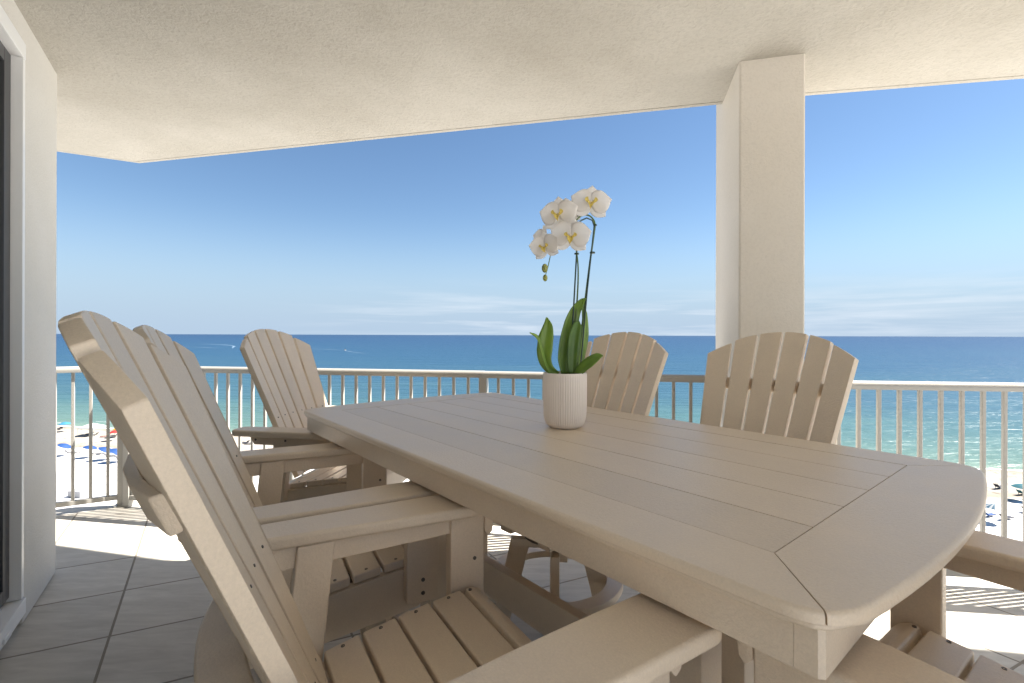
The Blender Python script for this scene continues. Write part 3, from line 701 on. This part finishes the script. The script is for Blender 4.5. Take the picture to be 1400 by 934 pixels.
poses = [
    (-.558, .703, 59.3, 1.004, 'tan slatted Adirondack bar chair closest to the camera, its back near the stucco wall'),
    (-1.042, 1.447, 62.0, 1.0, 'tan Adirondack bar chair mostly hidden behind the closest chair, its armrests beside that chair\'s'),
    (-1.352, 2.735, 100.0, 1.003, 'tan Adirondack bar chair at the far end of the table, nearest the railing corner'),
    (.572, 2.528, -131.0, .994, 'tan Adirondack bar chair with its fan back partly hidden behind the orchid pot'),
    (1.106, 2.013, -128.0, .992, 'tan Adirondack bar chair with its whole fan back standing in front of the pillar'),
    (1.124, .419, -36.0, 1.0, 'tan Adirondack bar chair at the near bowed end, only armrests and seat in view'),
]
for i, (X, Y, th, sc, lab) in enumerate(poses):
    c = chair if i == 0 else copy_tree(chair)
    t = R(th); c.location = (X + .5 * math.sin(t), Y + .5 * math.cos(t), 0.001); c.rotation_euler = (0, 0, -t); c.scale = (1, 1, sc)
    tag(c, lab, 'chair', 'Adirondack bar chairs around the table')

# ================================================================== POT AND ORCHID
PX, PY = .203, 1.860
k_ = 1.86 / 665.0
pot = empty('flower_pot', (PX, PY, TZ)); tag(pot, 'cream ribbed ceramic flower pot in the middle of the table', 'flower pot')
Rp, Hp = .0835, .208
prof = [(.045, 0), (.056, .001), (.066, .007), (.0745, .018), (.0795, .034), (.082, .055), (.0832, .09), (.0835, .13), (.0835, .17), (.0835, .197), (.0830, .2045), (.0815, .208), (.0785, .208), (.077, .204), (.077, .185)]
def flute(k, i): return 1 - (.022 * abs(math.sin(math.pi * k / 6)) ** .7 if 3 <= i <= 8 else .010 * abs(math.sin(math.pi * k / 6)) if i in (2, 9) else 0)
obj('pot_body', lathe(prof, 336, lambda k, i: 1 - (.024 * (1 - abs(math.sin(math.pi * k / 6)) ** .6) if 3 <= i <= 8 else .012 * (1 - abs(math.sin(math.pi * k / 6)) ** .6) if i in (2, 9) else 0)), M['pot'], pot, True, 60)
b = bmesh.new(); bmesh.ops.create_circle(b, cap_ends=True, radius=.0765, segments=40); bmesh.ops.subdivide_edges(b, edges=b.edges[:], cuts=1)
for v in b.verts: v.co.z = .190 + .004 * noise.noise(v.co * 60)
obj('moss', b, M['moss'], pot)

orchid = empty('orchid', (PX, PY, TZ + .19)); tag(orchid, 'white orchid with two arching flower stems and strap leaves growing from the pot', 'plant')
# local metres: a = to the right, h = above the pot rim, d = toward the far rail
def Lp(px, py, d=0.0): return Vector(((px - 773) * k_, d, (513 - py) * k_ + .013))
def leaf(spine, widths, fold=.35, lean=Vector((0, -1, 0)), twist=None):
    sp = smooth_path(spine, 6); n = len(sp); b = bmesh.new(); rows = []
    for i, p in enumerate(sp):
        t = i / (n - 1); f = t * (len(widths) - 1); j = min(int(f), len(widths) - 2); w = widths[j] + (widths[j + 1] - widths[j]) * (f - j); w *= .5
        d = (sp[min(i + 1, n - 1)] - sp[max(i - 1, 0)]).normalized()
        ln = lean if twist is None else (lean * (1 - t) + twist * t)
        s = d.cross(ln).normalized(); u = s.cross(d).normalized()
        rows.append([b.verts.new(p + s * (w * q) + u * (abs(q) ** 1.3 * w * fold)) for q in (-1, -.6, -.25, 0, .25, .6, 1)])
    for r0, r1 in zip(rows, rows[1:]):
        for q in range(6): b.faces.new((r0[q], r0[q + 1], r1[q + 1], r1[q]))
    o = obj('leaf', b, M['leaf'], orchid, True, 180)
    m = o.modifiers.new('thick', 'SOLIDIFY'); m.thickness = .0022; m.offset = 0
    return o
mm = k_
leaf([Lp(752, 514, .0), Lp(744, 497, -.005), Lp(738, 476, -.02), Lp(733, 463, -.035), Lp(724, 457, -.045)], [5 * mm, 8 * mm, 8 * mm, 6 * mm, 1 * mm], .5, Vector((.9, -.4, 0)))
leaf([Lp(764, 514, .01), Lp(752, 506, .015), Lp(746, 492, .02), Lp(747, 470, .02), Lp(750, 449, .02), Lp(748, 436, .01)], [6 * mm, 12 * mm, 17 * mm, 22 * mm, 21 * mm, 13 * mm, 2 * mm], .3, Vector((-.25, -1, .1)))
leaf([Lp(774, 514, .015), Lp(773, 490, .02), Lp(778, 458, .02), Lp(786, 430, .015), Lp(795, 415, .0), Lp(801, 410, -.01)], [12 * mm, 20 * mm, 22 * mm, 20 * mm, 14 * mm, 8 * mm, 1 * mm], .3, Vector((.2, -1, 0)))
leaf([Lp(783, 514, -.01), Lp(783, 492, -.012), Lp(785, 465, -.014), Lp(789, 448, -.01), Lp(792, 441, -.004)], [10 * mm, 16 * mm, 17 * mm, 13 * mm, 1 * mm], .35, Vector((-.1, -1, 0)))
leaf([Lp(789, 514, .03), Lp(796, 490, .035), Lp(801, 460, .035), Lp(800, 430, .03), Lp(797, 417, .03)], [6 * mm, 12 * mm, 12 * mm, 9 * mm, 1 * mm], .4, Vector((.5, -.8, 0)))
leaf([Lp(788, 514, -.03), Lp(795, 505, -.045), Lp(805, 496, -.06), Lp(814, 489, -.07), Lp(820, 487, -.075)], [10 * mm, 15 * mm, 16 * mm, 11 * mm, 1 * mm], .4, Vector((-.35, -.8, .5)))
# stems and stakes
s1 = [Lp(788, 514), Lp(794, 470, .005), Lp(801, 410, .006), Lp(807, 360, .004), Lp(812, 322, 0), Lp(813, 308, -.004), Lp(808, 300, -.010), Lp(800, 297.5, -.018), Lp(791, 301, -.026), Lp(784, 309, -.034), Lp(776, 318, -.04), Lp(764, 326, -.045), Lp(757, 336, -.045), Lp(752, 352, -.042), Lp(748, 370, -.04), Lp(745, 380, -.04)]
P_ = smooth_path(s1, 5); n_ = len(P_)
obj('flower_stem', tube(P_, [.0042 - .0028 * i / n_ for i in range(n_)], 8), M['stem'], orchid)
s2 = [Lp(782, 514, .01), Lp(785, 470, .012), Lp(790, 410, .012), Lp(791, 370, .008), Lp(788, 345, 0), Lp(784, 335, -.01), Lp(778, 330, -.025)]
P_ = smooth_path(s2, 5); n_ = len(P_)
obj('flower_stem', tube(P_, [.0036 - .0016 * i / n_ for i in range(n_)], 8), M['stem'], orchid)
obj('support_stake', tube([Lp(793, 514, -.006), Lp(803, 400, .0), Lp(812, 312, -.006), Lp(809, 304.5, -.014), Lp(801, 302, -.022), Lp(793, 306, -.030), Lp(786, 313, -.036)], .0028, 8), M['stake'], orchid)
obj('support_stake', tube([Lp(780, 514, .004), Lp(789, 341, .004)], .0030, 8), M['stake'], orchid)
for x, y, w in ((788.5, 349, 6), (810, 347.5, 7), (813, 311, 4), (790, 298, 4)):
    b = lathe([(w * mm * .5, -.003), (w * mm * .55, 0), (w * mm * .5, .003)], 12)
    o = obj('stem_clip', b, M['stake'], orchid); o.location = Lp(x, y, 0 if y > 320 else -.015)
for x, y, r in ((744, 371, 4.2), (744.5, 384, 3.2)):
    b = bmesh.new(); bmesh.ops.create_uvsphere(b, u_segments=12, v_segments=8, radius=r * mm)
    for v in b.verts: v.co.z *= 1.45
    o = obj('bud', b, M['bud'], orchid); o.location = Lp(x, y, -.042)
def petal(b, ang, length, width, start=.1, cup=.18, tip=.9, bend=.0, zoff=0.0, off=0.0, wave=.013):
    """petal in the flower plane (x right, z up, facing -y), pointing along ang from +z"""
    nu, nv = 14, 10; d = Vector((math.sin(ang), 0, math.cos(ang))); s = Vector((math.cos(ang), 0, -math.sin(ang))); rows = []
    for i in range(nu + 1):
        t = math.sin(math.pi / 2 * i / nu); w = width * .5 * max(0, math.sin(math.pi * min(1, .04 + .955 * t) ** tip)) ** .5
        if i == 0: w = width * .16
        row = []
        for j in range(nv + 1):
            q = -1 + 2 * j / nv
            y = zoff + cup * length * (t - .45) ** 2 - bend * length * t * t + .10 * width * q * q * .5 - .012 * length * (1 - min(1, abs(q) * 4)) + wave * length * noise.noise((q * 2 + ang * 3 + off, t * 3, off * 2.7))
            ll = t * length * (1 - .10 * q * q * t)
            row.append(b.verts.new(d * (start + ll) + s * (w * q) + Vector((0, y, 0))))
        rows.append(row)
    for r0, r1 in zip(rows, rows[1:]):
        for j in range(nv): b.faces.new((r0[j], r0[j + 1], r1[j + 1], r1[j]))
def flower(c, size, yaw, pitch, roll, seed, closed=0.0):
    b = bmesh.new(); S = size
    for a in (0, R(128), R(-128)): petal(b, a, .46 * S, .36 * S, .01 * S, .1, 1.0, closed * .5, .006 * S + .004, seed + a)
    for a in (R(74), R(-74)): petal(b, a, .49 * S, .60 * S, .0, .12, .86, closed, -.003, seed + a + 5)
    o = obj('flower', b, M['petal'], orchid, True, 180)
    sm = o.modifiers.new('thick', 'SOLIDIFY'); sm.thickness = .0009; sm.offset = 0
    o.location = c; o.rotation_euler = (pitch, roll, yaw)
    # lip: side lobes, mid lobe with curling tip
    lb = bmesh.new()
    def sheet(pts, w, curl):
        sp = smooth_path(pts, 5); rows = []
        for i, p in enumerate(sp):
            t = i / (len(sp) - 1); ww = w * math.sin(math.pi * (.15 + .8 * t)) * .5
            rows.append([lb.verts.new(p + Vector((q * ww, -abs(q) ** 2 * curl, abs(q) * curl * .3))) for q in (-1, -.5, 0, .5, 1)])
        for r0, r1 in zip(rows, rows[1:]):
            for q in range(4): lb.faces.new((r0[q], r0[q + 1], r1[q + 1], r1[q]))
    sheet([Vector((0, -.02 * S, -.03 * S)), Vector((0, -.09 * S, -.07 * S)), Vector((0, -.12 * S, -.13 * S)), Vector((0, -.10 * S, -.20 * S))], .14 * S, .012)
    for sg in (1, -1):
        sheet([Vector((sg * .02 * S, -.02 * S, -.02 * S)), Vector((sg * .08 * S, -.07 * S, -.02 * S)), Vector((sg * .11 * S, -.12 * S, .015 * S)), Vector((sg * .09 * S, -.15 * S, .05 * S))], .09 * S, .006)
    l = obj('lip', lb, M['lip'], o, True, 180); sm = l.modifiers.new('thick', 'SOLIDIFY'); sm.thickness = .0012; sm.offset = 0
    cb = bmesh.new(); bmesh.ops.create_uvsphere(cb, u_segments=10, v_segments=8, radius=.03 * S)
    for v in cb.verts: v.co = Vector((v.co.x, v.co.y * 1.6 - .035 * S, v.co.z * 1.2 + .01 * S))
    obj('column', cb, M['column'], o)
flower(Lp(805, 284, -.045), .160, R(-6), R(-12), R(6), 1)
flower(Lp(761, 302, -.075), .152, R(-20), R(-6), R(-4), 2)
flower(Lp(776, 332, -.095), .156, R(-8), R(2), R(4), 3)
flower(Lp(744, 344, -.070), .122, R(-26), R(4), R(-10), 4, .25)
flower(Lp(742, 331, -.010), .120, R(-70), R(0), R(10), 5, .3)
flower(Lp(777, 292, .015), .125, R(150), R(-5), R(8), 6, .2)

# ================================================================== BEACH AND SEA THINGS
def umbrella(x, y, m, lab, r=1.15, tilt=0.0, dirn=0.0, h=2.05, grp='beach umbrellas on the sand'):
    root = empty('beach_umbrella', (x, y, SZ)); tag(root, lab, 'umbrella', grp)
    q = Matrix.Rotation(dirn, 4, 'Z') @ Matrix.Rotation(tilt, 4, 'Y')
    b = lathe([(.03, h + .48), (r * .35, h + .40), (r * .7, h + .22), (r, h - .02), (r * .98, h - .06), (r * .68, h + .18), (r * .33, h + .36), (.02, h + .43)], 16, lambda k, i: 1 - .03 * (k % 2))
    for v in b.verts: v.co = q @ (v.co - Vector((0, 0, h))) + Vector((0, 0, h))
    obj('canopy', b, M[m], root)
    obj('pole', tube([(0, 0, 0), q @ Vector((0, 0, .4)) + Vector((0, 0, h))], .03, 6), M['pole'], root)
def lounger(x, y, rz, m, lab, grp='beach loungers on the sand'):
    root = empty('beach_lounger', (x, y, SZ), rz); tag(root, lab, 'lounger', grp)
    b = bmesh.new()
    box(-.33, .33, -.3, 1.25, .28, .36, .02, 1, b); bar((0, -.28, .34), (0, -.85, .85), .66, .07, .01, 1, b)
    obj('cushion', b, M[m], root)
    b = bmesh.new()
    for sx_ in (-.32, .32):
        bar((sx_, -.3, .26), (sx_, 1.25, .26), .05, .05, 0, 1, b)
        for yy in (-.2, 1.1): bar((sx_, yy, 0), (sx_, yy, .26), .05, .05, 0, 1, b)
    obj('frame', b, M['pole'], root)
GB = 'blue beach umbrellas'
umbrella(-91.3, 99.4, 'blue', 'blue beach umbrella on white sand, leftmost of the row of four', 1.25, R(24), R(20), grp=GB)
umbrella(-84.9, 98.0, 'blue', 'blue beach umbrella on white sand, second from left in the row of four', 1.2, R(14), R(20), grp=GB)
umbrella(-80.2, 96.2, 'blue', 'blue beach umbrella on white sand, third from left in the row of four', 1.35, R(26), R(15), grp=GB)
umbrella(-76.6, 94.6, 'blue', 'blue beach umbrella beside the railing corner post, rightmost of the row of four', 1.35, R(30), R(10), grp=GB)
GL = 'grey loungers behind the blue umbrellas'
for (x, y), lab in zip(((-92.0, 101.2), (-86.0, 100.2), (-82.0, 98.8), (-78.3, 96.9)), ('grey lounger under the leftmost blue umbrella', 'grey lounger under the second blue umbrella from the left', 'grey lounger under the third blue umbrella from the left', 'grey lounger beside the rightmost blue umbrella near the post')):
    lounger(x, y, R(-70), 'grey', lab, GL)
for (x, y), lab in zip(((-90.6, 102.0), (-84.6, 101.0), (-80.8, 99.4), (-77.2, 97.6)), ('pale lounger next to the grey one at the leftmost blue umbrella', 'pale lounger next to the grey one at the second blue umbrella', 'pale lounger next to the grey one at the third blue umbrella', 'pale lounger next to the grey one at the rightmost blue umbrella')):
    lounger(x, y, R(-80), 'cloth', lab, GL)
umbrella(-113.9, 124.0, 'pale', 'pale blue beach umbrella at the water edge beside the wall', 1.3)
lounger(-117.5, 126.6, R(60), 'navy', 'dark lounger on the sand by the pale blue umbrella')
umbrella(-92.7, 113.6, 'red', 'red beach umbrella near the water', 1.15)
umbrella(-95.0, 117.4, 'yellow', 'yellow beach umbrella just behind the red one', 1.15)
lounger(-98.0, 117.6, R(100), 'red', 'red lounger left of the red umbrella')
lounger(-96.4, 118.4, R(80), 'navy', 'dark lounger left of the red umbrella, beside the red lounger')
# canopy tent
tent = empty('canopy_tent', (-103.2, 119.6, SZ)); tag(tent, 'white four post canopy tent near the water edge', 'tent')
b = bmesh.new(); hs2 = 1.9
base = [b.verts.new((sx_ * hs2, sy_ * hs2, 2.15)) for sx_, sy_ in ((-1, -1), (1, -1), (1, 1), (-1, 1))]
low = [b.verts.new((sx_ * hs2, sy_ * hs2, 1.9)) for sx_, sy_ in ((-1, -1), (1, -1), (1, 1), (-1, 1))]; pk = b.verts.new((0, 0, 3.1)); bt = b.verts.new((0, 0, 3.05))
for i in range(4): b.faces.new((base[i], base[(i + 1) % 4], pk)); b.faces.new((low[i], low[(i + 1) % 4], base[(i + 1) % 4], base[i])); b.faces.new((low[(i + 1) % 4], low[i], bt))
obj('canopy', b, M['cloth'], tent, False)
for sx_ in (-1, 1):
    for sy_ in (-1, 1): obj('leg', tube([(sx_ * 1.85, sy_ * 1.85, 0), (sx_ * 1.85, sy_ * 1.85, 1.95)], .035, 6), M['pole'], tent)
lounger(-103.9, 119.9, R(75), 'navy', 'dark lounger in the shade under the white tent')
lounger(-102.2, 119.2, R(95), 'grey', 'grey lounger in the shade under the white tent')
umbrella(-68.9, 113.6, 'yellow', 'yellow beach umbrella seen between railing and far chair', 1.15)
umbrella(-70.4, 114.2, 'blue', 'blue beach umbrella close behind the yellow one by the far chair', 1.1, grp=GB)
lounger(-60.6, 111.0, R(70), 'navy', 'navy lounger left of the far chair armrest'); lounger(-59.3, 110.4, R(80), 'grey', 'grey lounger seen just above the far chair armrest')
umbrella(-51.9, 103.8, 'blue', 'blue beach umbrella low between railing and far chair post', 1.2, R(22), R(20), grp=GB)
# right hand group
umbrella(65.0, 65.4, 'stripe', 'blue and white striped beach umbrella beyond the table corner', 1.3)
lounger(66.0, 67.4, R(-75), 'blue', 'blue lounger under the striped umbrella'); lounger(67.4, 66.4, R(-75), 'navy', 'navy lounger beside the striped umbrella, nearer the railing')
lounger(66.2, 69.6, R(-75), 'navy', 'navy lounger behind the striped umbrella')
lounger(80.0, 79.9, R(-70), 'navy', 'navy lounger alone on the sand near the surf'); 
umbrella(78.0, 74.2, 'teal', 'teal beach umbrella at the right edge of the view', 1.3)
lounger(80.6, 76.8, R(-75), 'teal', 'teal lounger under the teal umbrella'); lounger(79.8, 74.9, R(-75), 'navy', 'navy lounger under the teal umbrella')
lounger(73.4, 69.2, R(-75), 'navy', 'navy lounger on the sand at the right edge below the teal umbrella')
# storage box and marker post
b = box(-1.2, 1.2, -.5, .5, .05, .95, .03, 2); bx = obj('storage_box', b, M['box']); bx.location = (-66.6, 74.6, SZ); bx.rotation_euler = (0, 0, R(-12)); tag(bx, 'white storage box standing alone on the sand', 'box')
# swimmers and bathers
def blob_person(x, y, z, lab):
    b = bmesh.new(); bmesh.ops.create_uvsphere(b, u_segments=10, v_segments=8, radius=.13)
    for v in b.verts: v.co.z += .22
    tube([(0, 0, -.3), (0, 0, 0.02), (0, 0, .1)], [.22, .2, .08], 8, b)
    o = obj('person', b, M['skin']); o.location = (x, y, z); tag(o, lab, 'person', 'bathers')
blob_person(-112.0, 134.5, SZ + .1, 'person standing shoulder deep in the green shallows behind the white tent')
# boat and wakes
boat = empty('motor_boat', (-263, 767, SZ + .05), R(25)); tag(boat, 'small white motor boat crossing the sea with a wake', 'boat')
b = bmesh.new(); secs = []
for yy, w, zz in ((-3.5, 1.1, .9), (-1, 1.25, .95), (1.5, 1.1, 1.1), (3.2, .55, 1.3), (4.2, .05, 1.45)):
    secs.append([b.verts.new((-w, yy, zz)), b.verts.new((-w * .6, yy, 0)), b.verts.new((w * .6, yy, 0)), b.verts.new((w, yy, zz))])
for s0, s1_ in zip(secs, secs[1:]):
    for k in range(3): b.faces.new((s0[k], s0[k + 1], s1_[k + 1], s1_[k]))
    b.faces.new((s0[3], s0[0], s1_[0], s1_[3]))
b.faces.new(secs[0]); obj('hull', b, M['cloth'], boat)
obj('cabin', box(-.7, .7, -1.2, 1.0, 1.0, 2.2, .15, 2), M['navy'], boat)
def wake(pts, w, name='wake'):
    P = smooth_path([Vector((x, y, SZ + .12)) for x, y in pts], 8); b = bmesh.new(); pr = None
    for i, p in enumerate(P):
        t = i / (len(P) - 1); d = (P[min(i + 1, len(P) - 1)] - P[max(i - 1, 0)]).normalized(); s = Vector((-d.y, d.x, 0)); ww = w * (.3 + math.sin(math.pi * min(1, t * .9 + .1)) * .8) * (.7 + .6 * noise.noise((i * .7, w, 0)))
        cur_ = [b.verts.new(p - s * ww), b.verts.new(p + s * ww)]
        if pr: b.faces.new((pr[0], cur_[0], cur_[1], pr[1]))
        pr = cur_
    tag(obj(name, b, M['wake'], None, True, 180), kind='stuff')
wake([(-430, 860), (-346, 838), (-300, 805), (-264, 769)], 2.2)
wake([(-262, 762), (-225, 690), (-190, 640)], 1.6)
wake([(-860, 1245), (-740, 1200), (-610, 1060), (-500, 870)], 4.5)
wake([(-900, 1000), (-745, 1000), (-600, 930), (-520, 860)], 3.0)
